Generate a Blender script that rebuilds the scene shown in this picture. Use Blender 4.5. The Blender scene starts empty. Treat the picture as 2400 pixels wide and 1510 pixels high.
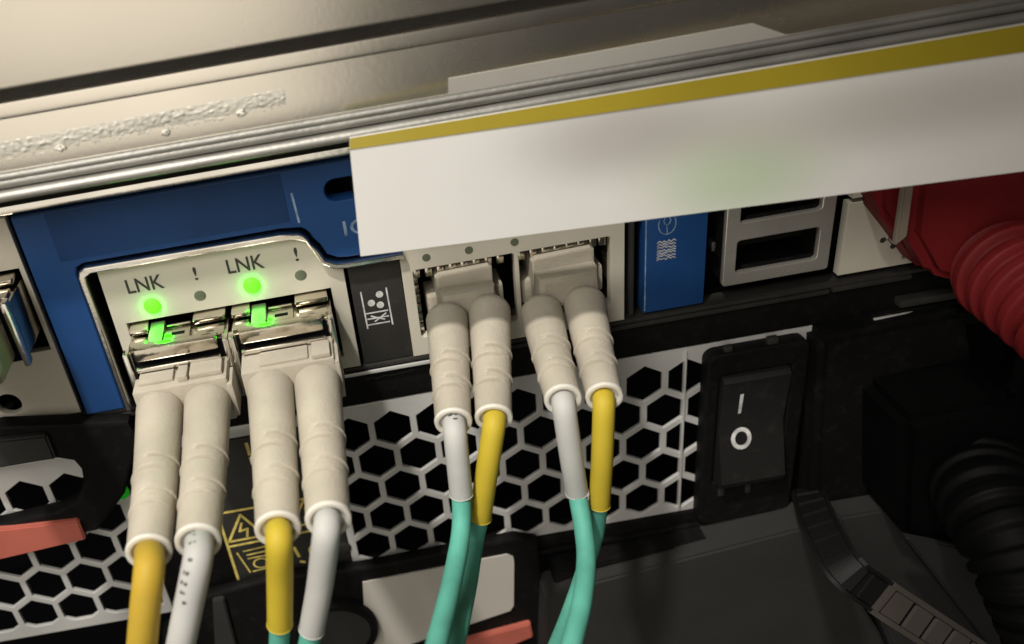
import bpy, bmesh, math, random
from mathutils import Vector, Matrix, noise
random.seed(7)
S = 0.001                      # everything below is written in millimetres
sc = bpy.context.scene
col = sc.collection

# ---------------------------------------------------------------- camera
TH, ROLL, F, PPX, PPY = math.radians(31.3), math.radians(9.93), 2098.0, 856.0, 755.0
r0 = Vector((1, 0, 0)); f0 = Vector((0, math.cos(TH), -math.sin(TH))); u0 = Vector((0, math.sin(TH), math.cos(TH)))
CR = r0 * math.cos(ROLL) - u0 * math.sin(ROLL)
CU = r0 * math.sin(ROLL) + u0 * math.cos(ROLL)
CAM = Vector((-4.237, -103.55, 88.583))
cd = bpy.data.cameras.new('camera'); cam = bpy.data.objects.new('camera', cd); col.objects.link(cam)
cd.sensor_fit = 'HORIZONTAL'; cd.sensor_width = 36; cd.lens = F / 2400 * 36
cd.shift_x = (1200 - PPX) / 2400; cd.shift_y = 0.0
cd.clip_start = 0.002; cd.clip_end = 10
m = Matrix((CR, CU, -f0)).transposed().to_4x4(); m.translation = CAM * S
cam.matrix_world = m
sc.camera = cam
cd.dof.use_dof = True; cd.dof.focus_distance = 0.116; cd.dof.aperture_fstop = 24


def at(px, py, y=0.0):
    """point of the place seen at a photograph pixel, at depth y (mm)"""
    d = f0 + CR * ((px - PPX) / F) - CU * ((py - PPY) / F)
    return CAM + d * ((y - CAM.y) / d.y)


# ---------------------------------------------------------------- light
w = bpy.data.worlds.new('World'); sc.world = w; w.use_nodes = True
w.node_tree.nodes['Background'].inputs[0].default_value = (1.0, 0.95, 0.88, 1)
w.node_tree.nodes['Background'].inputs[1].default_value = 0.035
sc.view_settings.view_transform = 'Standard'; sc.view_settings.look = 'None'
sc.view_settings.exposure = 0; sc.view_settings.gamma = 1


def lamp(name, kind, pos, target, power, colour, **kw):
    ld = bpy.data.lights.new(name, kind); o = bpy.data.objects.new(name, ld); col.objects.link(o)
    o.location = Vector(pos) * S
    o.rotation_euler = (Vector(target) - Vector(pos)).to_track_quat('-Z', 'Y').to_euler()
    ld.energy = power; ld.color = colour
    for k, v in kw.items():
        setattr(ld, k, v)
    return o


lamp('ceiling_spot', 'SPOT', (-110, -170, 425), (-8, -14, -2), 7.4, (1.0, 0.96, 0.90),
     shadow_soft_size=0.012, spot_size=math.radians(24), spot_blend=1.0)
lamp('aisle_light', 'AREA', (-122, -308, 50), (-122, 0, 50), 0.27, (1.0, 0.92, 0.79),
     shape='RECTANGLE', size=0.23, size_y=0.34)
lamp('fill_spot', 'SPOT', (-125, -222, 265), (-16, 0, 20), 2.6, (1.0, 0.955, 0.89),
     shadow_soft_size=0.07, spot_size=math.radians(58), spot_blend=1.0)  # soft fill added from the upper left, no fixture seen there


# ---------------------------------------------------------------- materials
def mat(name, colour, rough=0.5, metal=0.0, spec=0.5, bump=0.0, bscale=900.0, var=0.06, vscale=120.0, rvar=0.1, sss=0.0,
        emit=None, estr=0.0, dust=0.0, dustcol=(0.35, 0.32, 0.27), trans=0.0):
    mt = bpy.data.materials.new(name); mt.use_nodes = True
    nt = mt.node_tree; b = nt.nodes['Principled BSDF']; L = nt.links.new
    tc = nt.nodes.new('ShaderNodeTexCoord')
    n1 = nt.nodes.new('ShaderNodeTexNoise'); n1.inputs['Scale'].default_value = vscale; n1.inputs['Detail'].default_value = 6
    L(tc.outputs['Object'], n1.inputs['Vector'])
    mr = nt.nodes.new('ShaderNodeMapRange')
    mr.inputs['From Min'].default_value = 0.3; mr.inputs['From Max'].default_value = 0.7
    mr.inputs['To Min'].default_value = 1 - var * 2; mr.inputs['To Max'].default_value = 1 + var
    L(n1.outputs['Fac'], mr.inputs['Value'])
    mx = nt.nodes.new('ShaderNodeMix'); mx.data_type = 'RGBA'; mx.blend_type = 'MULTIPLY'
    mx.inputs[0].default_value = 1; mx.inputs[6].default_value = (*colour, 1)
    L(mr.outputs[0], mx.inputs[7])
    out = mx.outputs[2]
    if dust:
        n2 = nt.nodes.new('ShaderNodeTexNoise'); n2.inputs['Scale'].default_value = 420; n2.inputs['Detail'].default_value = 10
        n2.inputs['Roughness'].default_value = 0.75
        L(tc.outputs['Object'], n2.inputs['Vector'])
        m2 = nt.nodes.new('ShaderNodeMapRange'); m2.inputs['From Min'].default_value = 0.52; m2.inputs['From Max'].default_value = 0.75
        m2.inputs['To Max'].default_value = dust
        L(n2.outputs['Fac'], m2.inputs['Value'])
        mx2 = nt.nodes.new('ShaderNodeMix'); mx2.data_type = 'RGBA'; mx2.inputs[7].default_value = (*dustcol, 1)
        L(m2.outputs[0], mx2.inputs[0]); L(out, mx2.inputs[6]); out = mx2.outputs[2]
    L(out, b.inputs['Base Color'])
    r = nt.nodes.new('ShaderNodeMapRange')
    r.inputs['To Min'].default_value = max(0.03, rough - rvar); r.inputs['To Max'].default_value = min(1, rough + rvar)
    L(n1.outputs['Fac'], r.inputs['Value']); L(r.outputs[0], b.inputs['Roughness'])
    b.inputs['Metallic'].default_value = metal
    b.inputs['Specular IOR Level'].default_value = spec
    if sss:
        b.inputs['Subsurface Weight'].default_value = sss
        b.inputs['Subsurface Radius'].default_value = (0.0014, 0.0011, 0.0007); b.inputs['Subsurface Scale'].default_value = 1.0
    if trans:
        b.inputs['Transmission Weight'].default_value = trans
    if emit:
        b.inputs['Emission Color'].default_value = (*emit, 1); b.inputs['Emission Strength'].default_value = estr
    if bump:
        n3 = nt.nodes.new('ShaderNodeTexNoise'); n3.inputs['Scale'].default_value = bscale; n3.inputs['Detail'].default_value = 4
        L(tc.outputs['Object'], n3.inputs['Vector'])
        bp = nt.nodes.new('ShaderNodeBump'); bp.inputs['Strength'].default_value = bump; bp.inputs['Distance'].default_value = 0.0002
        L(n3.outputs['Fac'], bp.inputs['Height']); L(bp.outputs[0], b.inputs['Normal'])
    return mt


M = {
    'panel': mat('satin_steel', (0.80, 0.75, 0.66), 0.27, 1.0, bump=0.03, bscale=1500, var=0.05, vscale=45, rvar=0.05),
    'residue': mat('foam_residue', (0.60, 0.57, 0.49), 0.6, 0.2, bump=0.4, bscale=1800),
    'chrome': mat('bright_steel', (0.78, 0.75, 0.69), 0.2, 1.0, bump=0.08, bscale=1200, var=0.08),
    'cage': mat('nickel_cage', (0.60, 0.55, 0.46), 0.17, 1.0, bump=0.35, bscale=450, var=0.1),
    'plate': mat('grey_paint', (0.56, 0.52, 0.43), 0.5, 0.0, bump=0.06, var=0.03, vscale=90, dust=0.06),
    'galv': mat('grey_steel', (0.66, 0.65, 0.62), 0.36, 0.25, bump=0.12, bscale=1400, var=0.05),
    'blue': mat('blue_plastic', (0.011, 0.056, 0.185), 0.5, 0.0, spec=0.25, bump=0.08, bscale=2600, var=0.05),
    'lip': mat('satin_lip_steel', (0.33, 0.32, 0.29), 0.5, 0.7, bump=0.25, bscale=1600, var=0.08),
    'bluepatch': mat('dull_blue_patch', (0.014, 0.048, 0.145), 0.6, 0.0, spec=0.2, var=0.12, vscale=60),
    'black': mat('black_plastic', (0.0045, 0.0043, 0.0041), 0.64, 0.0, spec=0.15, bump=0.15, bscale=2200, dust=0.03),
    'dark': mat('dark_label', (0.030, 0.028, 0.025), 0.6, 0.0, spec=0.25, bump=0.08, bscale=2000, dust=0.05),
    'cap': mat('switch_cap', (0.014, 0.0132, 0.0125), 0.62, 0.0, spec=0.15, bump=0.08, bscale=2000, dust=0.04),
    'rubber': mat('black_rubber', (0.0018, 0.0018, 0.0018), 0.62, 0.0, spec=0.1, bump=0.2, bscale=1800),
    'grey': mat('dark_grey_metal', (0.021, 0.021, 0.0195), 0.7, 0.0, bump=0.12, bscale=2000, var=0.05),
    'void': mat('unlit_interior', (0.004, 0.004, 0.005), 0.9, 0.0, spec=0.1),
    'boot': mat('cream_plastic', (0.455, 0.41, 0.33), 0.55, 0.0, spec=0.35, bump=0.4, bscale=2200, sss=0.15, var=0.07, vscale=160, dust=0.18, dustcol=(0.30, 0.25, 0.18)),
    'rim': mat('lit_boot_rim', (0.72, 0.67, 0.58), 0.5, 0.0, sss=0.3, var=0.02),  # lighter than the boot: light caught on the edge, held in the colour
    'yellow': mat('yellow_tubing', (0.50, 0.375, 0.030), 0.6, 0.0, spec=0.3, bump=0.1, bscale=2600, sss=0.1, var=0.05),
    'mustard': mat('mustard_jacket', (0.45, 0.30, 0.03), 0.6, 0.0, spec=0.3, bump=0.15, bscale=2200, sss=0.1, var=0.08, dust=0.06),
    'white': mat('white_tubing', (0.46, 0.455, 0.43), 0.58, 0.0, spec=0.3, bump=0.08, sss=0.1, var=0.04),
    'aqua': mat('aqua_jacket', (0.105, 0.395, 0.305), 0.6, 0.0, spec=0.3, bump=0.12, bscale=2600, var=0.10, vscale=200, dust=0.08, dustcol=(0.3, 0.4, 0.34)),
    'red': mat('red_rubber', (0.18, 0.011, 0.013), 0.6, 0.0, spec=0.25, bump=0.12, bscale=2200, var=0.06),
    'tab': mat('red_tab', (0.50, 0.13, 0.09), 0.55, 0.0, bump=0.1, bscale=2200),
    'paper': None,
    'tab_steel': mat('brushed_steel', (0.66, 0.62, 0.53), 0.42, 1.0, var=0.04, rvar=0.02),
    'shell': mat('usb_steel', (0.66, 0.62, 0.55), 0.27, 0.7, bump=0.08),
    'glare': mat('pale_glare', (0.37, 0.35, 0.315), 0.5, 0.0, bump=0.1, bscale=900, var=0.05, vscale=40),
    'band': mat('yellow_band', (0.26, 0.20, 0.012), 0.55, 0.0, spec=0.2, var=0.08, vscale=40),
    'sticker': mat('white_sticker', (0.55, 0.52, 0.46), 0.5, 0.0, var=0.03, vscale=40),
    'ink': mat('black_ink', (0.035, 0.032, 0.028), 0.6),
    'wink': mat('white_ink', (0.62, 0.62, 0.60), 0.6, var=0.2, vscale=900),
    'paleink': mat('pale_blue_ink', (0.22, 0.32, 0.46), 0.6, var=0.3, vscale=900),
    'yink': mat('yellow_ink', (0.72, 0.57, 0.14), 0.6, var=0.2, vscale=900),
    'led': mat('lit_green_led', (0.1, 0.8, 0.05), 0.3, spec=0.1, emit=(0.0045, 1.0, 0.0), estr=34.0, var=0.0),
    'ledoff': mat('unlit_green_led', (0.10, 0.12, 0.075), 0.4),
    'leddim': mat('dim_green_led', (0.02, 0.2, 0.02), 0.4, emit=(0.02, 1.0, 0.02), estr=0.12),
    'clear': mat('cream_clip', (0.30, 0.25, 0.20), 0.4),
    'nylon': mat('shaded_nylon', (0.007, 0.0068, 0.0065), 0.6, 0.0, spec=0.2, bump=0.1, bscale=2000),
    'tie': mat('lit_nylon', (0.06, 0.05, 0.044), 0.6, 0.0, spec=0.3, bump=0.1, bscale=2000),
}


def paper_mat():
    mt = mat('label_paper', (0.68, 0.66, 0.63), 0.5, bump=0.03, var=0.01)
    nt = mt.node_tree; b = nt.nodes['Principled BSDF']; L = nt.links.new
    src = b.inputs['Base Color'].links[0].from_socket
    tc = nt.nodes.new('ShaderNodeTexCoord')

    def blot(cx, cz, sx, sz, colour, amt, src):
        mp = nt.nodes.new('ShaderNodeMapping'); mp.vector_type = 'POINT'
        mp.inputs['Location'].default_value = (-cx * S / (sx * S), 0, -cz * S / (sz * S))
        mp.inputs['Scale'].default_value = (1 / (sx * S), 0, 1 / (sz * S))
        L(tc.outputs['Object'], mp.inputs['Vector'])
        g = nt.nodes.new('ShaderNodeTexGradient'); g.gradient_type = 'SPHERICAL'
        L(mp.outputs[0], g.inputs[0])
        sm = nt.nodes.new('ShaderNodeMapRange'); sm.interpolation_type = 'SMOOTHERSTEP'; sm.inputs['To Max'].default_value = amt
        L(g.outputs['Fac'], sm.inputs['Value'])
        mx = nt.nodes.new('ShaderNodeMix'); mx.data_type = 'RGBA'; mx.inputs[7].default_value = (*colour, 1)
        L(sm.outputs[0], mx.inputs[0]); L(src, mx.inputs[6])
        return mx.outputs[2]
    # washed-out print left on the paper: two grey smudges and a pale green one
    a = at(1480, 320, -16); src = blot(a.x, a.z, 20, 8, (0.30, 0.27, 0.24), 0.6, src)
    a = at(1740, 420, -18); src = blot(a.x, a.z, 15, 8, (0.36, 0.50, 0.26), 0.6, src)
    a = at(2150, 260, -20); src = blot(a.x, a.z, 34, 7, (0.36, 0.33, 0.29), 0.6, src)
    L(src, b.inputs['Base Color'])
    return mt


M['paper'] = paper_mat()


# ---------------------------------------------------------------- builders
def empty(name, label, cat, loc=(0, 0, 0), group=None):
    o = bpy.data.objects.new(name, None); col.objects.link(o)
    o.empty_display_size = 0.005
    o.location = Vector(loc) * S
    o['label'] = label; o['category'] = cat
    if group:
        o['group'] = group
    return o


def obj(name, me, m_, parent=None, smooth=None):
    o = bpy.data.objects.new(name, me); col.objects.link(o)
    me.materials.clear(); me.materials.append(m_)
    if smooth is not None:
        for p in me.polygons:
            p.use_smooth = True
        if smooth:
            bm = bmesh.new(); bm.from_mesh(me)
            for e in bm.edges:
                e.smooth = len(e.link_faces) == 2 and e.calc_face_angle(0) < smooth
            bm.to_mesh(me); bm.free()
    if parent:
        o.parent = parent
        root = parent
        while root.parent:
            root = root.parent
        o.location = -root.location if parent == root else (0, 0, 0)
    return o


def box_bm(bm, x0, x1, y0, y1, z0, z1, bev=0.15, rot=None, seg=2):
    b = bmesh.new()
    bmesh.ops.create_cube(b, size=1)
    c = Vector(((x0 + x1) / 2, (y0 + y1) / 2, (z0 + z1) / 2))
    for v in b.verts:
        v.co = Vector((v.co.x * (x1 - x0), v.co.y * (y1 - y0), v.co.z * (z1 - z0)))
    if bev:
        bev = min(bev, 0.45 * min(x1 - x0, y1 - y0, z1 - z0))
        bmesh.ops.bevel(b, geom=b.edges[:], offset=bev, segments=seg, affect='EDGES', profile=0.6)
    for v in b.verts:
        v.co = ((rot @ v.co) if rot else v.co) + c
        v.co *= S
    t = bpy.data.meshes.new('t'); b.to_mesh(t); b.free(); bm.from_mesh(t); bpy.data.meshes.remove(t)


def mesh_of(bm, name):
    me = bpy.data.meshes.new(name); bm.to_mesh(me); bm.free(); return me


def box(name, x0, x1, y0, y1, z0, z1, m_, parent, bev=0.15, rot=None):
    bm = bmesh.new(); box_bm(bm, x0, x1, y0, y1, z0, z1, bev, rot)
    return obj(name, mesh_of(bm, name), m_, parent, math.radians(35))


def boxes(name, lst, m_, parent, bev=0.12):
    bm = bmesh.new()
    for b in lst:
        box_bm(bm, *b, bev=bev)
    return obj(name, mesh_of(bm, name), m_, parent, math.radians(35))


def curve_mesh(cu, mtx, name):
    o = bpy.data.objects.new('t', cu); col.objects.link(o)
    dg = bpy.context.evaluated_depsgraph_get(); dg.update()
    me = bpy.data.meshes.new_from_object(o.evaluated_get(dg))
    bpy.data.objects.remove(o); bpy.data.curves.remove(cu)
    me.transform(mtx); me.name = name
    return me


def facing(y):                 # curve XY -> place XZ, curve Z -> towards the camera (-Y), at depth y (mm)
    return Matrix.Translation((0, y * S, 0)) @ Matrix.Rotation(math.pi / 2, 4, 'X')


def plate(name, outer, holes, yf, thick, m_, parent, bev=0.12):
    """flat sheet with openings; yf = its front face"""
    cu = bpy.data.curves.new('t', 'CURVE'); cu.dimensions = '2D'; cu.fill_mode = 'BOTH'
    for pts in [outer] + list(holes):
        sp = cu.splines.new('POLY'); sp.points.add(len(pts) - 1); sp.use_cyclic_u = True
        for p, q in zip(sp.points, pts):
            p.co = (q[0] * S, q[1] * S, 0, 1)
    cu.extrude = max(0.01, thick / 2 - bev) * S; cu.bevel_depth = bev * S; cu.bevel_resolution = 1; cu.offset = -bev * S
    me = curve_mesh(cu, facing(yf + thick / 2), name)
    return obj(name, me, m_, parent, math.radians(40))


def rect(x0, x1, z0, z1, r=0.0, n=5):
    if not r:
        return [(x0, z0), (x1, z0), (x1, z1), (x0, z1)]
    out = []
    for cx, cz, a0 in ((x1 - r, z1 - r, 0), (x0 + r, z1 - r, 90), (x0 + r, z0 + r, 180), (x1 - r, z0 + r, 270)):
        for k in range(n + 1):
            a = math.radians(a0 + 90 * k / n); out.append((cx + r * math.cos(a), cz + r * math.sin(a)))
    return out


def disc(cx, cz, r, n=24, rz=None):
    return [(cx + r * math.cos(2 * math.pi * k / n), cz + (rz or r) * math.sin(2 * math.pi * k / n)) for k in range(n)]


def text(name, s, x0, x1, z0, z1, y, m_, parent, bold=0.0):
    cu = bpy.data.curves.new('t', 'FONT'); cu.body = s; cu.size = 0.01; cu.extrude = 0.00002; cu.offset = bold
    me = curve_mesh(cu, Matrix.Identity(4), name)
    xs = [v.co.x for v in me.vertices]; ys = [v.co.y for v in me.vertices]
    ax, bx, ay, by = min(xs), max(xs), min(ys), max(ys)
    for v in me.vertices:
        v.co = Vector(((x0 + (v.co.x - ax) / (bx - ax) * (x1 - x0)) * S, y * S - v.co.z, (z0 + (v.co.y - ay) / (by - ay) * (z1 - z0)) * S))
    return obj(name, me, m_, parent)


def strokes(name, lines, wd, y, m_, parent):
    """flat printed lines, each a polyline of (x, z)"""
    bm = bmesh.new()
    for ln in lines:
        for a, b in zip(ln, ln[1:]):
            a, b = Vector(a), Vector(b); d = (b - a)
            if d.length < 1e-6:
                continue
            d.normalize(); n = Vector((-d.y, d.x)) * wd / 2; e = d * wd * 0.35
            q = [a - e - n, b + e - n, b + e + n, a - e + n]
            yy = y - random.random() * 0.012
            vs = [bm.verts.new((p.x * S, yy * S, p.y * S)) for p in q]
            bm.faces.new(vs)
    return obj(name, mesh_of(bm, name), m_, parent)


def catmull(pts, n=12):
    P = [Vector(p) for p in pts]
    P = [P[0] * 2 - P[1]] + P + [P[-1] * 2 - P[-2]]
    out = []
    for i in range(1, len(P) - 2):
        for k in range(n):
            t = k / n
            a, b, c, d = P[i - 1], P[i], P[i + 1], P[i + 2]
            out.append(0.5 * ((2 * b) + (c - a) * t + (2 * a - 5 * b + 4 * c - d) * t * t + (3 * b - a - 3 * c + d) * t ** 3))
    out.append(P[-2])
    return out


class Path:
    def __init__(self, pts, n=14):
        self.p = catmull(pts, n)
        self.s = [0.0]
        for a, b in zip(self.p, self.p[1:]):
            self.s.append(self.s[-1] + (b - a).length)
        self.len = self.s[-1]
        self.fr = []
        T = (self.p[1] - self.p[0]).normalized()
        N = Vector((0, 0, 1)); N = (N - T * N.dot(T)).normalized() if abs(N.dot(T)) < 0.98 else (Vector((0, -1, 0)) - T * -T.y).normalized()
        for i in range(len(self.p)):
            a = self.p[max(0, i - 1)]; b = self.p[min(len(self.p) - 1, i + 1)]
            T2 = (b - a).normalized()
            N = (N - T2 * N.dot(T2)).normalized()
            self.fr.append((T2, N, T2.cross(N)))

    def at(self, s):
        s = min(max(s, 0), self.len)
        i = 0
        while i < len(self.s) - 2 and self.s[i + 1] < s:
            i += 1
        t = (s - self.s[i]) / max(1e-9, self.s[i + 1] - self.s[i])
        c = self.p[i].lerp(self.p[i + 1], t)
        N = self.fr[i][1].lerp(self.fr[i + 1][1], t); B = self.fr[i][2].lerp(self.fr[i + 1][2], t)
        return c, N.normalized(), B.normalized()


def tube(name, path, rings, m_, parent, seg=28, sharp=50):
    """rings: list of (distance along path, radius or function of angle); ends are capped"""
    bm = bmesh.new(); prev = None; first = None
    for s, r in rings:
        c, N, B = path.at(s)
        if s > path.len:
            c = c + (path.p[-1] - path.p[-2]).normalized() * (s - path.len)
        ring = []
        for k in range(seg):
            a = 2 * math.pi * k / seg
            rr = r(a) if callable(r) else r
            ring.append(bm.verts.new((c + (N * math.cos(a) + B * math.sin(a)) * rr) * S))
        if prev:
            for k in range(seg):
                bm.faces.new((prev[k], prev[(k + 1) % seg], ring[(k + 1) % seg], ring[k]))
        else:
            first = ring
        prev = ring
    bm.faces.new(list(reversed(first))); bm.faces.new(prev)
    bmesh.ops.recalc_face_normals(bm, faces=bm.faces)
    return obj(name, mesh_of(bm, name), m_, parent, math.radians(sharp))


def plain_tube(name, pts, r, m_, parent, seg=20, r1=None, n=14):
    p = Path(pts, n); k = max(6, len(p.p))
    return tube(name, p, [(p.len * i / k, r + ((r1 if r1 else r) - r) * i / k) for i in range(k + 1)], m_, parent, seg)


def profile(name, pts, x0, x1, m_, parent, sharp=30, n=1, wob=0.0):
    """a (y, z) profile drawn out along x"""
    bm = bmesh.new(); cols = []
    for i in range(n + 1):
        x = x0 + (x1 - x0) * i / n
        cols.append([bm.verts.new((x * S, (y + random.uniform(-wob, wob)) * S, (z + random.uniform(-wob, wob)) * S)) for y, z in pts])
    for a, b in zip(cols, cols[1:]):
        for k in range(len(pts)):
            j = (k + 1) % len(pts)
            bm.faces.new((a[k], b[k], b[j], a[j]))
    bm.faces.new(cols[0]); bm.faces.new(list(reversed(cols[-1])))
    bmesh.ops.recalc_face_normals(bm, faces=bm.faces)
    return obj(name, mesh_of(bm, name), m_, parent, math.radians(sharp))


def quad_prism(name, front, depth, m_, parent, bev=0.2):
    """a slab whose front outline is given in 3-D (mm), thickened away along +y"""
    bm = bmesh.new()
    a = [bm.verts.new(Vector(p) * S) for p in front]
    b = [bm.verts.new((Vector(p) + Vector((0, depth, 0))) * S) for p in front]
    n = len(front)
    bm.faces.new(a); bm.faces.new(list(reversed(b)))
    for k in range(n):
        bm.faces.new((a[k], b[k], b[(k + 1) % n], a[(k + 1) % n]))
    bmesh.ops.recalc_face_normals(bm, faces=bm.faces)
    if bev:
        bmesh.ops.bevel(bm, geom=bm.edges[:], offset=bev * S, segments=2, affect='EDGES')
    return obj(name, mesh_of(bm, name), m_, parent, math.radians(35))


def hexes(x0, x1, z0, z1, cx, cz, wd, row, zclip=None):
    """honeycomb openings clipped to a rectangle"""
    a = (wd - 0.98) / 2; R = (row / 1.5) * (wd - 0.98) / wd
    out = []
    for j in range(-12, 13):
        for i in range(-20, 21):
            x = cx + wd * i + (wd / 2 if j % 2 else 0); z = cz + row * j
            if not z0 < z < z1:
                continue
            poly = [(x, z + R), (x - a, z + R / 2), (x - a, z - R / 2), (x, z - R), (x + a, z - R / 2), (x + a, z + R / 2)]
            for ax, lim, sg in ((0, x0, 1), (0, x1, -1), (1, z0, 1), (1, z1, -1)):
                new = []
                for p, q in zip(poly, poly[1:] + poly[:1]):
                    ip, iq = (p[ax] - lim) * sg >= 0, (q[ax] - lim) * sg >= 0
                    if ip:
                        new.append(p)
                    if ip != iq:
                        t = (lim - p[ax]) / (q[ax] - p[ax]); new.append((p[0] + t * (q[0] - p[0]), p[1] + t * (q[1] - p[1])))
                poly = new
                if not poly:
                    break
            if len(poly) >= 3:
                ar = abs(sum(p[0] * q[1] - q[0] * p[1] for p, q in zip(poly, poly[1:] + poly[:1]))) / 2
                if ar > 2.0:
                    out.append(poly)
    return out


# ---------------------------------------------------------------- rack unit above
up = empty('rack_unit', 'pale steel rack unit overhanging the blue controller', 'rack unit', (0, 0, 54))
box('front_panel', -140, 170, -8, 40, 66.0, 150, M['panel'], up, 0.35)
box('groove', -140, 170, -6.4, 40, 64.6, 66.1, M['dark'], up, 0)
box('lower_band', -140, 170, -8, 40, 57.3, 63.0, M['panel'], up, 0.12)
box('upper_band', -140, 170, -8.06, 40, 62.98, 64.7, M['panel'], up, 0.3)
lp = [(-8.15, 57.35), (-8.15, 57.1), (-8.3, 57.0), (-8.3, 56.6), (-8.22, 56.52), (-8.22, 56.4), (-8.34, 56.3), (-8.34, 55.8), (-8.2, 55.6), (-7.7, 55.45)]
for k in range(11):
    a = math.radians(80 - 190 * k / 10); lp.append((-8.3 - 0.7 * math.cos(a), 54.75 + 0.62 * math.sin(a)))
lp += [(-6, 53.9), (38, 53.9), (38, 57.35)]
profile('rolled_lip', lp, -140, 170, M['lip'], up, 60)
# crust of old foam tape along the left half of the band
bm = bmesh.new(); grid = []
NX, NZ = 560, 26
for i in range(NX + 1):
    x = -75 + 66.5 * i / NX; base = 57.7 + 0.9 * (x + 75) / 66; row = []
    for j in range(NZ + 1):
        z = base + 2.5 * j / NZ
        e = max(0, 1 - abs(j / NZ - 0.66) / 0.34) if j / NZ > 0.3 else 0.0
        h = 0.2 * e ** 0.7 * max(0.0, noise.fractal(Vector((x * 1.5, z * 2.2, 3)), 0.8, 2.1, 5) * 0.55 + 0.42)
        h += 0.10 * max(0, noise.noise(Vector((x * 2.2, z * 2.5, 9)))) * (1 if j / NZ > 0.12 else 0)
        if i in (0, NX) or j in (0, NZ):
            h = 0
        row.append(bm.verts.new((x * S, (-7.99 - h) * S, z * S)))
    grid.append(row)
for i in range(NX):
    for j in range(NZ):
        bm.faces.new((grid[i][j], grid[i + 1][j], grid[i + 1][j + 1], grid[i][j + 1]))
r_ = obj('tape_residue', mesh_of(bm, 'tape_residue'), M['residue'], up, math.radians(60)); r_['kind'] = 'stuff'
for cx, cz in ((-57, 58.3), (-33.5, 58.9), (-22, 58.6), (-13.6, 59.3)):
    bm = bmesh.new(); bmesh.ops.create_icosphere(bm, subdivisions=3, radius=1)
    for v in bm.verts:
        k = 0.75 + 0.5 * noise.noise(v.co * 1.7 + Vector((cx, 0, 0)))
        v.co = Vector(((cx + v.co.x * 0.7 * k) * S, (-8.1 + v.co.y * 0.35 * k) * S, (cz + v.co.z * 0.5 * k) * S))
    obj('residue_lump', mesh_of(bm, 'residue_lump'), M['residue'], up, 0)
# pale sheet on the band above the label: streak of light put in as colour
plate('glare_strip', [(9.0, 57.2), (46.9, 57.2), (42.6, 59.3), (9.2, 59.1)], [], -8.12, 0.14, M['glare'], up, 0.02)

# ---------------------------------------------------------------- backing inside the rack
bk = bpy.data.objects.new('rack_interior', None)
bm = bmesh.new(); box_bm(bm, -190, 200, 34, 36, -140, 150, 0)
bk = obj('rack_interior', mesh_of(bm, 'rack_interior'), M['void']); bk['kind'] = 'structure'

# ---------------------------------------------------------------- controller
ct = empty('storage_controller', 'blue and grey storage controller with two lit LNK ports, in the middle row', 'controller', (0, 0, 19))
box('top_flange', -120, 130, -0.6, 30, 49.55, 50.7, M['chrome'], ct, 0.3)
box('module_body', -120, 130, 9.0, 30, 18.9, 49.5, M['black'], ct, 0)
box('bottom_lip', -120, 130, -0.9, 2.1, 18.55, 19.15, M['dark'], ct, 0.15)
# grey plate of the neighbouring slot
plate('blank_plate', rect(-110, -45.2, 19.3, 49.2), [disc(-54.2, 22.6, 1.7), rect(-60.2, -45.9, 30.0, 42.3)], -0.3, 1.2, M['plate'], ct)
# blue bezel: a frame that drops round the port plate
scurve = [(-12.9, 41.45)] + [(-10.2 + 2.0 * math.sin(math.radians(a)) - 1.0, 38.9 + 2.4 * math.cos(math.radians(a))) for a in range(20, 90, 14)] + \
         [(-8.6 + 0.1, 38.4), (-7.9, 36.9), (-6.6, 36.15), (-5.2, 35.95)]
blue = [(-44.2, 19.4), (-38.95, 19.4), (-38.95, 40.6), (-38.6, 41.5), (-37.6, 41.95)] + [(x + 0.35, z + 0.45) for x, z in scurve] + \
       [(33.3, 36.4), (33.3, 49.35), (-44.2, 49.35)]
plate('blue_bezel', blue, [rect(-6.4, 1.0, 44.3, 47.2, 1.4)], -1.3, 2.6, M['blue'], ct, 0.2)
box('slot_recess', -7.2, 1.6, 3.0, 4.0, 43.4, 47.9, M['void'], ct, 0)
rim_o = [(-38.6, 19.3), (-38.6, 40.4), (-38.3, 41.2), (-37.4, 41.6)] + scurve + [(2.0, 35.95)]
rim_i = [(2.0, 35.2), (-5.3, 35.2), (-7.1, 35.5), (-8.5, 36.5), (-9.1, 38.1), (-9.9, 39.9), (-11.2, 40.5), (-13, 40.65), (-36.9, 40.7), (-37.75, 40.2), (-37.9, 39.4), (-37.9, 19.3)]
plate('port_rim', rim_o + rim_i, [], -2.1, 3.0, M['chrome'], ct, 0.18)
lo = [(-36.75, 19.3), (-5.85, 19.3), (-5.85, 35.15), (-7.2, 35.45), (-8.6, 36.4), (-9.2, 38.1), (-10.0, 39.8), (-11.3, 40.4), (-13, 40.55), (-36.5, 40.55)]
pp = plate('port_plate', lo, [rect(-35.0, -7.9, 21.4, 32.2)], -0.9, 1.6, M['plate'], ct, 0.1)
text('link_text', 'LNK', -33.5, -28.75, 36.45, 38.45, -0.93, M['ink'], pp, 0.00012)
text('link_text', 'LNK', -20.4, -15.65, 36.8, 38.8, -0.93, M['ink'], pp, 0.00012)
text('fault_mark', '!', -24.75, -24.3, 36.75, 38.6, -0.93, M['ink'], pp)
text('fault_mark', '!', -11.65, -11.2, 36.95, 38.85, -0.93, M['ink'], pp)


def dome(name, cx, cz, r, h, yb, m_, parent):
    bm = bmesh.new()
    bmesh.ops.create_uvsphere(bm, u_segments=24, v_segments=12, radius=1)
    for v in bm.verts:
        v.co = Vector(((cx + v.co.x * r) * S, (yb + v.co.z * h) * S, (cz + v.co.y * r) * S))
    bmesh.ops.recalc_face_normals(bm, faces=bm.faces)
    return obj(name, mesh_of(bm, name), m_, parent, 0)


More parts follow.
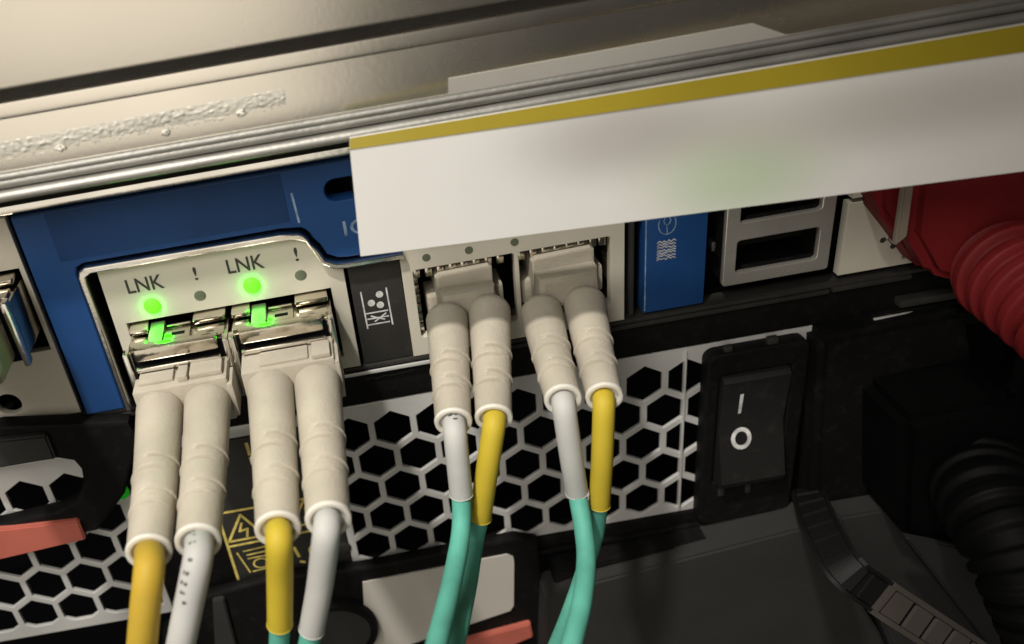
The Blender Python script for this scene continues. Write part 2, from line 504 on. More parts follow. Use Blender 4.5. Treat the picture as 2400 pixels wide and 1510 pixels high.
dome('link_led', -31.05, 34.15, 1.12, 0.6, -0.9, M['led'], ct)
dome('link_led', -17.85, 34.6, 1.15, 0.6, -0.9, M['led'], ct)
dome('fault_led', -24.7, 34.4, 0.78, 0.12, -0.9, M['ledoff'], ct)
dome('fault_led', -11.4, 34.8, 0.78, 0.12, -0.9, M['ledoff'], ct)
bl = [o for o in ct.children if o.name == 'blue_bezel'][0]
text('port_text', 'IO', -4.9, -1.2, 39.4, 41.5, -1.33, M['paleink'], bl)
strokes('printed_line', [[(-10.4, 46.3), (-10.2, 42.4)]], 0.28, -1.33, M['paleink'], bl)
box('bezel_patch', -40.2, -11.3, -1.36, -1.25, 42.7, 49.1, M['bluepatch'], bl, 0.02)  # added sheet for a dull blurred area of the bezel, not a sticker
# dark strip with the printed tray icon
ds = box('icon_strip', -5.35, 1.45, -0.55, 1.6, 19.3, 35.1, M['dark'], ct, 0.1)
ic = [[(-4.15, 30.6), (-4.05, 24.9)], [(-0.75, 30.6), (-0.62, 24.9)], [(-3.9, 27.2), (-1.0, 27.2)], [(-3.85, 26.3), (-1.0, 26.3)],
      [(-3.9, 25.4), (-1.0, 25.4)], [(-3.3, 26.7), (-1.6, 25.9)], [(-2.9, 25.8), (-1.3, 26.8)]]
strokes('tray_icon', ic, 0.2, -0.57, M['wink'], ds)
for cx, cz in ((-3.0, 28.7), (-1.75, 29.8), (-1.85, 28.2)):
    plate('icon_dot', disc(cx, cz, 0.5, 14), [], -0.6, 0.06, M['wink'], ds, 0.01)
# second port plate with two empty-width openings
p2 = plate('port_plate', rect(1.55, 31.1, 19.3, 36.0), [rect(3.0, 16.4, 22.2, 32.6, 0.4), rect(17.0, 29.2, 22.2, 32.6, 0.4)], -0.9, 1.6, M['plate'], ct, 0.1)
boxes('port_cage', [(2.6, 3.0, 0.8, 12, 21.8, 33.0), (16.45, 16.95, -0.4, 12, 21.8, 33.0), (29.25, 29.65, 0.8, 12, 21.8, 33.0), (2.6, 29.6, 0.8, 12, 32.65, 33.0),
                    (2.6, 29.6, 0.8, 12, 21.8, 22.15)], M['cage'], ct, 0.05)
fm = None
for x in (3.5, 5.1, 6.7, 8.3, 9.9, 11.5, 13.1, 14.7, 17.5, 19.1, 20.7, 22.3, 23.9, 25.5, 27.1, 28.3):
    if fm is None:
        bm = bmesh.new(); box_bm(bm, -0.5, 0.5, -0.35, 0.5, -1.1, 0.3, 0.25); fm = mesh_of(bm, 'spring_finger')
    o = obj('spring_finger', fm, M['plate'], ct, math.radians(40) if x == 3.5 else None)
    o.location = o.location + Vector((x * S, 0.1 * S, (32.1 + random.uniform(-0.15, 0.1)) * S))
for k in range(6):
    o = obj('spring_finger', fm, M['cage'], ct); o.location = o.location + Vector((3.15 * S, 0.6 * S, (31.0 - k * 1.5) * S))
for cx in (5.0, 10.6, 16.6):
    plate('status_dot', disc(cx, 34.2, 0.55, 16), [], -0.94, 0.06, M['ledoff'], p2, 0.01)
box('gap_rib', 31.9, 32.5, -0.6, 2.1, 19.6, 49, M['grey'], ct, 0.1)
bb = box('blue_bar', 33.75, 42.2, -0.8, 2.0, 19.7, 36.2, M['blue'], ct, 0.2)
strokes('bar_edge', [[(33.95, 20.2), (33.95, 35)]], 0.16, -0.83, M['paleink'], bb)
lk = [[(36.75 + 1.15 * math.cos(a), 32.9 + 1.5 * math.sin(a)) for a in [math.radians(150 + 240 * k / 16) for k in range(17)]],
      [(36.75 + 0.45 * math.cos(a), 33.4 + 0.6 * math.sin(a)) for a in [2 * math.pi * k / 10 for k in range(11)]], [(36.7, 32.8), (36.8, 31.5)]]
strokes('lock_icon', lk, 0.16, -0.83, M['paleink'], bb)
zz = []
for k in range(7):
    z = 27.8 + k * 0.42
    zz.append([(35.5 + j * 0.31, z + (0.2 if j % 2 else -0.1) + random.uniform(-0.08, 0.08)) for j in range(9)])
strokes('port_icon', zz, 0.13, -0.83, M['wink'], bb)
us = plate('usb_shell', rect(44.4, 59.0, 22.1, 38.6, 0.5), [rect(46.1, 57.2, 23.95, 28.8, 0.5), rect(46.3, 57.1, 31.4, 36.3, 0.5)], -1.4, 0.9, M['shell'], ct, 0.15)
plate('usb_liner', rect(44.6, 58.8, 22.3, 38.4, 0.5), [rect(45.9, 57.4, 23.75, 29.0, 0.3), rect(46.1, 57.3, 31.2, 36.5, 0.3)], -0.48, 6, M['black'], us, 0.05)
for z in (25.9, 33.4):
    box('usb_tongue', 46.6, 56.7, 1.6, 9, z + 0.4, z + 2.0, M['black'], us, 0.15)
    boxes('usb_contacts', [(47.6 + k * 1.25, 47.95 + k * 1.25, 3.2, 6, z + 0.12, z + 0.38) for k in range(7)], M['cage'], us, 0.05)
    box('usb_cavity', 45.6, 57.6, 6, 8.8, z - 3, z + 4, M['void'], us, 0)
box('gasket_tab', 42.9, 43.4, -0.8, 2, 27.6, 29.0, M['chrome'], ct, 0.1)
plate('network_plate', rect(61.2, 118, 20.1, 31.1), [rect(70, 82.5, 21, 30.5)], -0.5, 1.4, M['plate'], ct, 0.12)
plate('network_plate', rect(61.5, 118, 31.8, 49), [rect(64.4, 66.0, 33.6, 35.2)], -0.8, 1.6, M['plate'], ct, 0.12)
for px, py in ((2069, 563), (2093, 577)):
    c = at(px, py, -0.5)
    plate('network_icon', disc(c.x, c.z, 0.42, 12), [], -0.56, 0.06, M['ink'], ct, 0.01)
a = at(2069, 563, -0.5); b = at(2093, 577, -0.5); c = at(2085, 545, -0.5)
strokes('icon_stem', [[(a.x, a.z), ((a.x + b.x) / 2, a.z - 0.1), (b.x, b.z)], [((a.x + b.x) / 2, a.z - 0.1), (c.x, c.z)]], 0.13, -0.53, M['ink'], ct)

# ---------------------------------------------------------------- rail between the rows
rl = empty('chassis_rail', 'black chassis rail running between the controller and the power supply', 'rail', (0, 0, 12))
box('rail_face', -120, 130, -0.2, 30, 12.35, 18.0, M['black'], rl, 0.2)
box('edge_trim', -120, 60, -1.0, -0.15, 17.7, 18.35, M['dark'], rl, 0.15)
box('edge_trim', -8.4, 3.7, -1.15, -0.9, 17.85, 18.4, M['galv'], rl, 0.1)
box('edge_trim', 60.3, 71.5, -1.2, -0.15, 17.9, 18.6, M['dark'], rl, 0.2)
box('rail_bracket', 70, 84, -2.0, -0.25, 13.8, 15.0, M['dark'], rl, 0.3)
box('rail_bracket', 66.5, 86, -1.4, -0.3, 12.4, 13.0, M['black'], rl)
box('latch_strip', 66.6, 74.0, -1.9, -1.45, 12.3, 12.75, M['galv'], rl, 0.2)
strokes('stamped_mark', [[(-5.6, 16.4), (-4.6, 16.6), (-3.9, 16.3), (-2.8, 16.6), (-2.0, 16.4), (1.4, 16.7)]], 0.14, -0.23, M['grey'], rl)

# ---------------------------------------------------------------- power supply
ps = empty('power_supply', 'power supply with honeycomb vents and a black rocker switch marked I and O', 'power supply', (0, 0, -20))
plate('vent_plate', rect(-12.9, 58.8, -19.9, 12.1), hexes(-11.7, 57.5, -19.0, 10.3, -2.9, 6.85, 6.22, 5.7), 0.0, 0.6, M['galv'], ps, 0.1)
plate('vent_plate', rect(-110, -43.1, -22.6, 12.1), hexes(-108, -44.3, -20.6, 9.6, -54.3, -12.1, 6.52, 5.95), 0.0, 0.6, M['galv'], ps, 0.1)
box('top_strip', -43.0, -13.0, 0.05, 1.2, 10.1, 12.1, M['galv'], ps, 0.1)
box('vent_cavity', -110, 100, 18, 20, -24, 12.2, M['void'], ps, 0)
box('vent_seam', 40.2, 40.5, -0.35, 0.4, -19.5, 11.5, M['galv'], ps, 0.05)
wl = box('warning_panel', -31.6, -13.1, -0.2, 2, -20.0, 10.0, M['dark'], ps, 0.15)
box('side_panel', -43.0, -31.7, 0.3, 2, -24.0, 10.0, M['black'], ps, 0.15)
ln = [[(-31.3, -3.35), (-13.6, -3.3)], [(-32.4 + 1.0, -10.4), (-13.6, -9.9)], [(-31.4, -3.35), (-31.4, -17.9)], [(-31.3, -18.0), (-24.0, -18.0)],
      [(-28.1, -4.3), (-31.0, -9.4), (-25.3, -9.3), (-28.1, -4.3)], [(-18.2, -3.6), (-20.9, -8.6), (-15.3, -8.4), (-18.2, -3.6)]]
strokes('warning_outline', ln, 0.42, -0.23, M['yink'], wl)
strokes('bolt_mark', [[(-28.3, -6.0), (-28.9, -7.6), (-27.6, -7.3), (-28.0, -8.9)], [(-18.2, -5.2), (-18.1, -7.0)], [(-18.1, -7.6), (-18.05, -7.8)]], 0.36, -0.23, M['yink'], wl)
sq = [[(-30.3, -12.0), (-29.2, -16.6)], [(-29.3, -11.9), (-25.6, -11.6)], [(-28.9, -12.8), (-25.4, -12.6)], [(-28.9, -13.6), (-25.3, -13.5)], [(-28.7, -16.5), (-25.6, -16.2)],
      [(-27.1 + 1.2 * math.cos(a), -15.0 + 1.0 * math.sin(a)) for a in [2 * math.pi * k / 12 for k in range(13)]], [(-25.3, -11.7), (-25.2, -16.0)]]
strokes('fan_mark', sq, 0.24, -0.23, M['yink'], wl)
strokes('fault_mark', [[(-24.25, 8.9), (-24.2, 6.9)], [(-24.2, 6.2), (-24.2, 5.9)], [(-21.4, -13.0), (-21.0, -15.0)], [(-20.9, -16.2), (-20.4, -16.4)]], 0.5, -0.23, M['yink'], wl)
strokes('gear_mark', [[(-18.2 + 0.9 * math.cos(a), -14.2 + 0.95 * math.sin(a)) for a in [2 * math.pi * k / 12 for k in range(13)]]], 0.45, -0.23, M['yink'], wl)
dome('screw_head', -13.9, -15.0, 1.3, 0.3, -0.2, M['grey'], ps)
dome('power_led', -44.3, 4.2, 1.5, 0.4, -0.3, M['leddim'], ps)
box('bottom_flange', -43.0, 100, -0.4, 3, -23.2, -20.1, M['black'], ps, 0.2)
# rocker switch
sw = plate('switch_bezel', rect(42.8, 57.6, -21.5, 11.4, 1.5), [rect(44.6, 55.2, -13.0, 7.6, 0.4)], -2.2, 2.6, M['black'], ps, 0.3)
boxes('clip_nib', [(45.2, 46.4, -1.9, -1.0, 11.4, 12.3), (51.4, 53.0, -1.9, -1.0, 11.4, 12.5)], M['grey'], sw, 0.25)
boxes('lower_nib', [(45.6, 46.5, -2.6, -2.1, -15.6, -13.9), (49.9, 50.7, -2.6, -2.1, -15.9, -14.2)], M['grey'], sw, 0.2)
rk = plate('rocker', rect(44.8, 55.0, -12.6, 7.4, 0.3), [], -1.4, 3, M['black'], ps, 0.25)
bm = bmesh.new()
prof = [(-2.4, 7.2), (-3.0, 6.6), (-2.2, -2.3), (-4.6, -11.3), (-4.2, -12.4), (-1.6, -12.5), (-1.6, 7.3)]
pf = profile('rocker_cap', prof, 45.0, 54.8, M['cap'], rk, 25)
def on_cap(z):
    return -3.0 + 0.8 * (6.6 - z) / 8.9 if z > -2.3 else -2.2 - 2.4 * (-2.3 - z) / 9.0
def cap_print(name, pts_out, pts_in):
    bm = bmesh.new()
    n = len(pts_out); A = [bm.verts.new((x * S, (on_cap(z) - 0.05) * S, z * S)) for x, z in pts_out]
    if pts_in:
        B = [bm.verts.new((x * S, (on_cap(z) - 0.05) * S, z * S)) for x, z in pts_in]
        for k in range(n):
            bm.faces.new((A[k], A[(k + 1) % n], B[(k + 1) % n], B[k]))
    else:
        bm.faces.new(A)
    return obj(name, mesh_of(bm, name), M['wink'], rk)
po = at(1738, 922, -2.6); pq = at(1736, 968, -2.4)
cap_print('on_mark', [(po.x - 0.26, po.z), (po.x - 0.22, pq.z), (po.x + 0.22, pq.z), (po.x + 0.26, po.z)], None)
pc = at(1739, 1030, -3.0)
cap_print('off_mark', disc(pc.x, pc.z, 1.55, 32, 1.75), disc(pc.x, pc.z, 0.95, 32, 1.1))
# power inlet
il = plate('inlet_bezel', rect(60.0, 92, -22, 10.8, 1.0), [rect(62.5, 90, -19.5, 8.5, 1.0)], -1.6, 3, M['black'], ps, 0.4)
box('inlet_cavity', 61, 91, 4, 6, -21, 10, M['void'], il, 0)
box('bottom_lip', -43, 60, -1.3, -0.45, -23.0, -22.2, M['black'], ps, 0.2)

# ---------------------------------------------------------------- release handles
def P2(lst, y):
    return [(at(px, py, y).x, at(px, py, y).z) for px, py in lst]


h1 = empty('release_handle', 'black release handle with an oval opening, at the left edge over a vent', 'handle', (-55, -6, 2), 'power supply release handles')
y1 = -3.0
outer = P2([(-160, 1290), (-160, 1030), (0, 1000), (300, 990), (325, 1030), (292, 1160), (228, 1245), (150, 1262), (0, 1300), (-160, 1335)], y1)
hole = P2([(-120, 1110), (0, 1098), (130, 1075), (172, 1082), (190, 1102), (196, 1140), (180, 1175), (130, 1200), (0, 1232), (-120, 1250)], y1)
plate('handle_frame', outer, [hole], y1, 2.6, M['black'], h1, 0.5)
a = at(0, 1026, -10); b = at(108, 1020, -10); c = at(130, 1076, -10)
quad_prism('thumb_block', [at(-90, 1044, -4), at(108, 1022, -4), at(131, 1078, -4), at(-90, 1112, -4)], 2.4, M['grey'], h1, 0.3)
quad_prism('red_tab', [at(-120, 1256, -3.8), at(0, 1243, -3.8), at(184, 1222, -3.8), at(201, 1266, -3.8), at(0, 1313, -3.8), at(-120, 1338, -3.8)], 1.4, M['tab'], h1, 0.2)
h2 = empty('release_handle', 'black release handle with a white sticker and round grey knob, behind the cables', 'handle', (0, -6, -25), 'power supply release handles')
outer = P2([(380, 1480), (480, 1400), (640, 1356), (850, 1332), (1210, 1262), (1262, 1270), (1285, 1560), (380, 1640)], -2.6)
plate('handle_frame', outer, [], -2.6, 2.0, M['black'], h2, 0.5)
q = [at(850, 1366, -2.9), at(1190, 1300, -2.9), at(1203, 1306, -2.9), at(1205, 1318, -2.9), at(1204, 1420, -2.9), at(1196, 1432, -2.9), at(860, 1545, -2.9)]
quad_prism('sticker', q, 0.25, M['sticker'], h2, 0)
kc = at(785, 1475, -3)
pth = Path([kc + Vector((0, 1.0, 0)), kc + Vector((0, -1.5, 0))], 4)
tube('knob_rim', pth, [(0, 7.1), (2.0, 7.1), (2.5, 6.7), (2.5, 6.0), (1.9, 5.8)], M['black'], h2, 48)
tube('knob_face', Path([kc + Vector((0, 0.8, 0)), kc + Vector((0, -1.0, 0))], 4), [(0, 5.9), (1.8, 5.9)], M['grey'], h2, 48)
quad_prism('red_tab', [at(1060, 1512, -3.6), at(1244, 1463, -3.6), at(1250, 1494, -3.6), at(1090, 1560, -3.6)], 1.4, M['tab'], h2, 0.2)
quad_prism('inner_rib', [at(498, 1410, -3.4), at(525, 1405, -3.4), at(560, 1540, -3.4), at(505, 1540, -3.4)], 1.4, M['grey'], h2, 0.2)

# ---------------------------------------------------------------- transceivers
def transceiver(ox, oz, label):
    t = empty('transceiver', label, 'transceiver', (ox, 0, oz), 'optical transceivers')
    X = lambda a: ox + a
    Z = lambda a: oz + a
    box('metal_shell', X(0.1), X(13.1), -6.0, 6, Z(-8.9), Z(-1.25), M['cage'], t, 0.3)
    box('spring_flap', X(0.25), X(2.7), -2.9, -0.4, Z(-0.7), Z(0.0), M['cage'], t, 0.18)
    box('spring_flap', X(8.6), X(12.9), -2.7, -0.4, Z(-0.7), Z(0.05), M['cage'], t, 0.18)
    box('step_plate', X(0.4), X(2.5), -5.7, -3.5, Z(-1.3), Z(-0.75), M['cage'], t, 0.12)
    box('step_plate', X(9.0), X(12.7), -5.7, -3.3, Z(-1.3), Z(-0.7), M['cage'], t, 0.12)
    box('streak_tongue', X(2.85), X(4.75), -6.0, -0.6, Z(-1.3), Z(-0.4), M['tab_steel'], t, 0.15)  # tongue added to draw the green LED reflection into a streak
    box('release_tab', X(4.95), X(8.3), -5.9, -2.7, Z(-1.3), Z(-0.55), M['cage'], t, 0.15)
    box('release_tab', X(5.0), X(8.2), -2.2, -1.5, Z(-1.3), Z(-0.5), M['cage'], t, 0.2)
    boxes('dark_slot', [(X(5.9), X(7.6), -4.6, -3.9, Z(-0.6), Z(-0.53)), (X(4.1), X(8.4), -1.2, -0.5, Z(-1.2), Z(-1.15))], M['void'], t, 0)
    bl_ = box('bail_bar', X(1.3), X(11.9), -7.7, -6.0, Z(-1.9), Z(-0.1), M['cage'], t, 0.35)
    for xa in (-0.1, 12.55):
        box('bail_arm', X(xa), X(xa + 0.75), -7.8, -6.2, Z(-9.6), Z(-0.5), M['chrome'], t, 0.25)
    box('bail_lip', X(1.2), X(12.0), -8.3, -7.4, Z(-3.1), Z(-2.5), M['chrome'], t, 0.2)
    box('front_frame', X(0.8), X(12.4), -6.6, -5.9, Z(-9.3), Z(-1.4), M['void'], t, 0.1)
    return t


transceiver(-34.8, 32.0, 'metal optical transceiver under the left lit LNK lamp')
transceiver(-21.4, 32.0, 'metal optical transceiver under the right lit LNK lamp')
transceiver(-59.3, 42.0, 'metal optical transceiver cut off by the left edge, in the grey plate')
fp = empty('fibre_plug', 'cream fibre plug in the transceiver at the left edge', 'plug', (-53, -8, 36))
box('plug_body', -58.6, -47.6, -13.0, -6.7, 33.6, 40.0, M['clear'], fp, 0.5)
for x in (-56, -49.9):
    p = Path([(x, -12.5, 36.6), (x - 0.6, -24, 34.6), (x - 1.6, -32, 30)], 8)
    tube('boot', p, [(p.len * k / 16, 2.9 - 0.6 * k / 16) for k in range(17)], M['boot'], fp, 24)

# ---------------------------------------------------------------- fibre patch cables
def boot(root, end, r_root, r_end, parent, sag=-0.45, slots=((0.50, 0), (0.575, 1), (0.72, 0), (0.80, 1))):
    root, end = Vector(root), Vector(end)
    mid = (root + end) / 2 + Vector((0, 0, sag))
    p = Path([root, mid, end], 20)
    rings = []
    d = (end - root).normalized()
    for k in range(9):                        # rounded shoulder
        a = k / 8
        rings.append((a * 2.0, r_root * (0.55 + 0.45 * math.sin(a * math.pi / 2))))
    n = 170
    for k in range(1, n + 1):
        s = 2.0 + (p.len - 2.0) * k / n; t = s / p.len
        base = r_root + (r_end - r_root) * min(1, max(0, (t - 0.1) / 0.9)) ** 0.9

        def rf(a, t=t, base=base, s=s):
            rr = base
            for ts, side in slots:
                dd = abs(s - ts * p.len)
                if dd < 0.42:
                    ang = math.cos(a - (0.5 if side else -0.9)) - 0.1
                    g = max(0, min(1, (ang - 0.05) * 3))
                    rr += (0.15 if dd < 0.16 else -0.16) * g * (1 if dd < 0.16 else (0.42 - dd) / 0.26)
            return rr
        rings.append((s, rf))
    e = p.len
    rings += [(e + 0.1, r_end + 0.06), (e + 0.3, r_end), (e + 0.32, r_end * 0.76), (e, r_end * 0.73), (e - 4, r_end * 0.71)]
    b_ = tube('boot', p, rings, M['boot'], parent, 40, 60)
    tube('boot_rim', p, [(e + 0.15, r_end + 0.10), (e + 0.55, r_end + 0.02), (e + 0.62, r_end * 0.86), (e + 0.5, r_end * 0.76), (e - 1.0, r_end * 0.72), (e - 4, r_end * 0.70)],
         M['rim'], b_, 40, 60)
    return p


def duplex(label, body_fn, boots, runs, marks=()):
    """boots: (root px, root y, end px, end y, root radius, end radius); runs: sleeve and jacket paths in (px, py, y)"""
    r0_ = at(*boots[0][0], boots[0][1])
    t = empty('fibre_patch_cable', label, 'fibre cable', (r0_.x, r0_.y, r0_.z), 'duplex fibre patch cables')
    body_fn(t)
    for (bp, by, ep, ey, ra, rb) in boots:
        boot(at(*bp, by), at(*ep, ey), ra, rb, t)
    for kind, m_, rad, pts in runs:
        P = [at(*q) for q in pts]
        pth = Path(P, 16)
        k = len(pth.p) + 10
        if kind == 'sleeve':
            rg = [(pth.len * i / k, rad) for i in range(k + 1)]
            rg += [(pth.len + 0.05, rad * 1.05), (pth.len + 0.1, rad * 1.02), (pth.len + 0.1, rad * 0.86), (pth.len - 1.2, rad * 0.8)]
            o = tube('sleeve', pth, rg, m_, t, 28)
        else:
            o = tube('cable_jacket', pth, [(pth.len * i / k, rad) for i in range(k + 1)], m_, t, 24)
    for run, f0_, f1_, n_, off in marks:
        _, _, rad, pts = runs[run]
        pth = Path([at(*q) for q in pts], 16)
        bm = bmesh.new()
        for k in range(n_):
            sd_ = pth.len * (f0_ + (f1_ - f0_) * k / max(1, n_ - 1))
            c, _, _ = pth.at(sd_); c2, _, _ = pth.at(min(pth.len, sd_ + 0.2)); T = (c2 - c).normalized()
            v = (CAM - c).normalized(); v = (v - T * v.dot(T)).normalized(); sx = T.cross(v)
            for q in range(2):
                g = off + random.uniform(-0.35, 0.35) * 0.8
                n0 = (v * math.cos(g) + sx * math.sin(g)); tt = (-v * math.sin(g) + sx * math.cos(g))
                c_ = c + n0 * (rad + 0.02)
                a_, h_ = random.uniform(0.1, 0.3), random.uniform(0.1, 0.24)
                bm.faces.new([bm.verts.new((c_ + tt * p_ * a_ + T * q_ * h_) * S) for p_, q_ in ((-1, -1), (1, -0.7), (0.8, 1), (-0.6, 0.8))])
        obj('jacket_print', mesh_of(bm, 'jacket_print'), M['ink'], t)
    return t


def body_a(t):
    x0, x1 = -33.9, -22.2
    box('connector_body', x0 + 0.3, x1, -11.6, -6.5, 21.8, 28.3, M['boot'], t, 0.4)
    box('latch_clip', x0 + 0.6, x0 + 5.0, -10.4, -8.2, 28.2, 28.8, M['boot'], t, 0.2)
    box('latch_clip', x1 - 4.6, x1 - 0.5, -10.8, -8.2, 28.2, 29.1, M['boot'], t, 0.25)
    box('clip_tab', x0 + 5.6, x0 + 6.9, -11.0, -8.4, 28.1, 29.2, M['boot'], t, 0.25)
    box('side_wing', x0 - 0.2, x0 + 0.5, -11.2, -8.0, 23.4, 28.0, M['boot'], t, 0.2)
    box('side_wing', x1 - 0.2, x1 + 0.5, -11.8, -8.0, 22.4, 27.4, M['boot'], t, 0.2)


def body_b(t):
    x0, x1 = -20.4, -8.7
    box('connector_body', x0, x1, -11.9, -6.5, 21.8, 28.6, M['boot'], t, 0.4)
    box('latch_clip', x0 + 2.4, x1 - 3.2, -11.2, -8.4, 28.5, 29.0, M['boot'], t, 0.2)
    box('latch_clip', x1 - 2.7, x1 - 0.4, -11.6, -8.4, 28.5, 29.3, M['boot'], t, 0.25)
    box('side_wing', x1 - 0.2, x1 + 0.5, -11.8, -7.4, 22.4, 28.0, M['boot'], t, 0.2)


def body_c(x0, x1):
    def fn(t):
        plate('connector_body', [(x0, 25.2), (x0 + 0.2, 24.4), (x1 - 0.2, 24.4), (x1, 25.2), (x1, 31.2), (x1 - 0.5, 31.7), (x0 + 0.6, 31.5), (x0, 31.0)],
              [], -1.2, 8, M['boot'], t, 0.35)
        plate('connector_neck', [(x0 + 0.1, 24.6), (x1 - 0.1, 24.6), (x1, 26.0), (x1 - 0.2, 29.6), (x0 + 0.2, 29.6), (x0, 26.0)], [], -3.6, 3.2, M['boot'], t, 0.9)
        box('latch_clip', x0 + 1.6, x1 - 1.4, -0.2, 4, 31.4, 31.9, M['boot'], t, 0.15)
        box('side_wing', x0 - 1.3, x0 + 0.3, 0.2, 5, 24.0, 27.6, M['boot'], t, 0.4)
        box('side_wing', x1 - 0.3, x1 + 1.5, 0.2, 5, 24.0, 27.8, M['boot'], t, 0.4)
    return fn


YL, YR = -34.5, -21.0
duplex('cream fibre plug in the left transceiver, on plain yellow and white cables', body_a,
       [((376, 938), -10.0, (350, 1288), YL, 2.9, 2.33), ((488, 922), -10.0, (465, 1264), YL, 2.9, 2.33)],
       [('jacket', M['mustard'], 1.55, [(352, 1262, YL + 5), (350, 1290, YL), (350, 1330, YL - 4), (341, 1420, YL - 6), (331, 1530, YL - 7), (320, 1640, YL - 7)]),
        ('jacket', M['white'], 1.5, [(467, 1240, YL + 5), (467, 1266, YL), (464, 1310, YL - 4), (440, 1430, YL - 6), (420, 1530, YL - 7), (400, 1640, YL - 7)])],
       [(1, 0.24, 0.50, 9, 0.55)])
duplex('cream fibre plug in the right transceiver, its sleeves ending on aqua cable', body_b,
       [((632, 888), -10.0, (651, 1234), YL, 2.9, 2.33), ((742, 876), -10.0, (769, 1212), YL, 2.9, 2.33)],
       [('sleeve', M['yellow'], 1.38, [(652, 1208, YL + 5), (652, 1236, YL), (654, 1270, YL - 3), (656, 1360, YL - 3), (656, 1462, YL - 3)]),
        ('jacket', M['aqua'], 1.12, [(656, 1400, YL - 3), (656, 1462, YL - 3), (653, 1540, YL - 3), (650, 1640, YL - 3)]),
        ('sleeve', M['white'], 1.42, [(769, 1186, YL + 5), (768, 1214, YL), (765, 1250, YL - 3), (750, 1370, YL - 3), (731, 1474, YL - 3)]),
        ('jacket', M['aqua'], 1.2, [(745, 1400, YL - 3), (731, 1474, YL - 3), (715, 1550, YL - 3), (700, 1640, YL - 3)])])
duplex('cream fibre plug in the grey port nearer the tray icon', body_c(5.8, 13.4),
       [((1046, 726), -2.6, (1062, 984), YR, 2.75, 2.12), ((1146, 706), -2.6, (1157, 974), YR, 2.75, 2.12)],
       [('sleeve', M['white'], 1.36, [(1063, 960, YR + 4), (1064, 986, YR), (1067, 1020, YR - 2.5), (1074, 1090, YR - 3.5), (1081, 1158, YR - 4)]),
        ('jacket', M['aqua'], 1.13, [(1077, 1110, YR - 3.5), (1081, 1158, YR - 4), (1080, 1250, YR - 7), (1058, 1370, YR - 14), (1024, 1510, YR - 24), (990, 1640, YR - 32)]),
        ('sleeve', M['yellow'], 1.34, [(1160, 948, YR + 4), (1160, 974, YR), (1156, 1010, YR - 2), (1142, 1100, YR - 3), (1126, 1212, YR - 3)]),
        ('jacket', M['aqua'], 1.05, [(1134, 1160, YR - 3), (1126, 1212, YR - 3), (1114, 1270, YR - 3), (1098, 1370, YR - 9), (1074, 1480, YR - 18), (1040, 1640, YR - 26)])],
       [(0, 0.33, 0.40, 3, 0.0)])
duplex('cream fibre plug in the grey port nearer the blue bar', body_c(18.6, 27.0),
       [((1264, 712), -2.6, (1318, 932), YR, 2.75, 2.08), ((1366, 690), -2.6, (1415, 926), YR, 2.75, 2.08)],
       [('sleeve', M['white'], 1.36, [(1314, 906, YR + 4), (1319, 934, YR), (1324, 970, YR - 2), (1340, 1080, YR - 3), (1352, 1152, YR - 3)]),
        ('jacket', M['aqua'], 1.12, [(1346, 1110, YR - 3), (1352, 1152, YR - 3), (1366, 1230, YR - 6), (1374, 1310, YR - 10), (1364, 1410, YR - 16), (1338, 1520, YR - 22), (1315, 1640, YR - 28)]),
        ('sleeve', M['yellow'], 1.28, [(1411, 900, YR + 4), (1414, 928, YR), (1415, 965, YR - 2), (1411, 1080, YR - 3), (1405, 1182, YR - 3)]),
        ('jacket', M['aqua'], 1.02, [(1408, 1130, YR - 3), (1405, 1182, YR - 3), (1396, 1250, YR - 2.5), (1372, 1330, YR - 5), (1335, 1440, YR - 12), (1296, 1540, YR - 19), (1260, 1640, YR - 26)])])

# ---------------------------------------------------------------- paper label hanging under the lip
pl = empty('paper_label', 'blank white paper label with a yellow band, hanging in front of the controller', 'label', (0, -12, 54))


def ly(px):
    return -12.5 - 7.0 * (px - 820) / 1580


XR = 2750
tr = lambda px: 350 - (px - 820) * 0.1456
br = lambda px: 600 - (px - 845) * 0.1286
bm = bmesh.new(); grid = []
NX, NZ = 30, 6
for i in range(NX + 1):
    row = []
    for j in range(NZ + 1):
        ptx = 820 + (XR - 820) * i / NX; pbx = 845 + (XR - 845) * i / NX
        a = at(ptx, tr(ptx), ly(ptx)); b = at(pbx, br(pbx), ly(pbx) - 0.6)
        p = a.lerp(b, j / NZ)
        row.append(bm.verts.new(p * S))
    grid.append(row)
for i in range(NX):
    for j in range(NZ):
        bm.faces.new((grid[i][j], grid[i][j + 1], grid[i + 1][j + 1], grid[i + 1][j]))
bmesh.ops.recalc_face_normals(bm, faces=bm.faces)
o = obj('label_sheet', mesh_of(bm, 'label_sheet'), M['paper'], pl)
# blot coordinates are in millimetres of the place, so the sheet keeps them relative to the world origin
sd = o.modifiers.new('thickness', 'SOLIDIFY'); sd.thickness = 0.0003; sd.offset = 0
bm = bmesh.new(); grid = []
for i in range(NX + 1):
    px = 820 + (XR - 820) * i / NX
    a = at(px, 325 - (px - 820) * 0.169, ly(px) + 0.5); b = at(px, tr(px) + 1.5, ly(px) - 0.12)
    grid.append([bm.verts.new(a * S), bm.verts.new(a.lerp(b, 0.5) * S), bm.verts.new(b * S)])
for i in range(NX):
    for j in range(2):
        bm.faces.new((grid[i][j], grid[i][j + 1], grid[i + 1][j + 1], grid[i + 1][j]))
bmesh.ops.recalc_face_normals(bm, faces=bm.faces)
bk_ = bm.copy()
for v in bk_.verts:
    v.co.y += 0.0004
obj('reflection_backing', mesh_of(bk_, 'reflection_backing'), M['paper'], pl)  # unseen sheet added so the panel above mirrors grey, not yellow
o = obj('yellow_band', mesh_of(bm, 'yellow_band'), M['band'], pl)
sd = o.modifiers.new('thickness', 'SOLIDIFY'); sd.thickness = 0.0003; sd.offset = 0

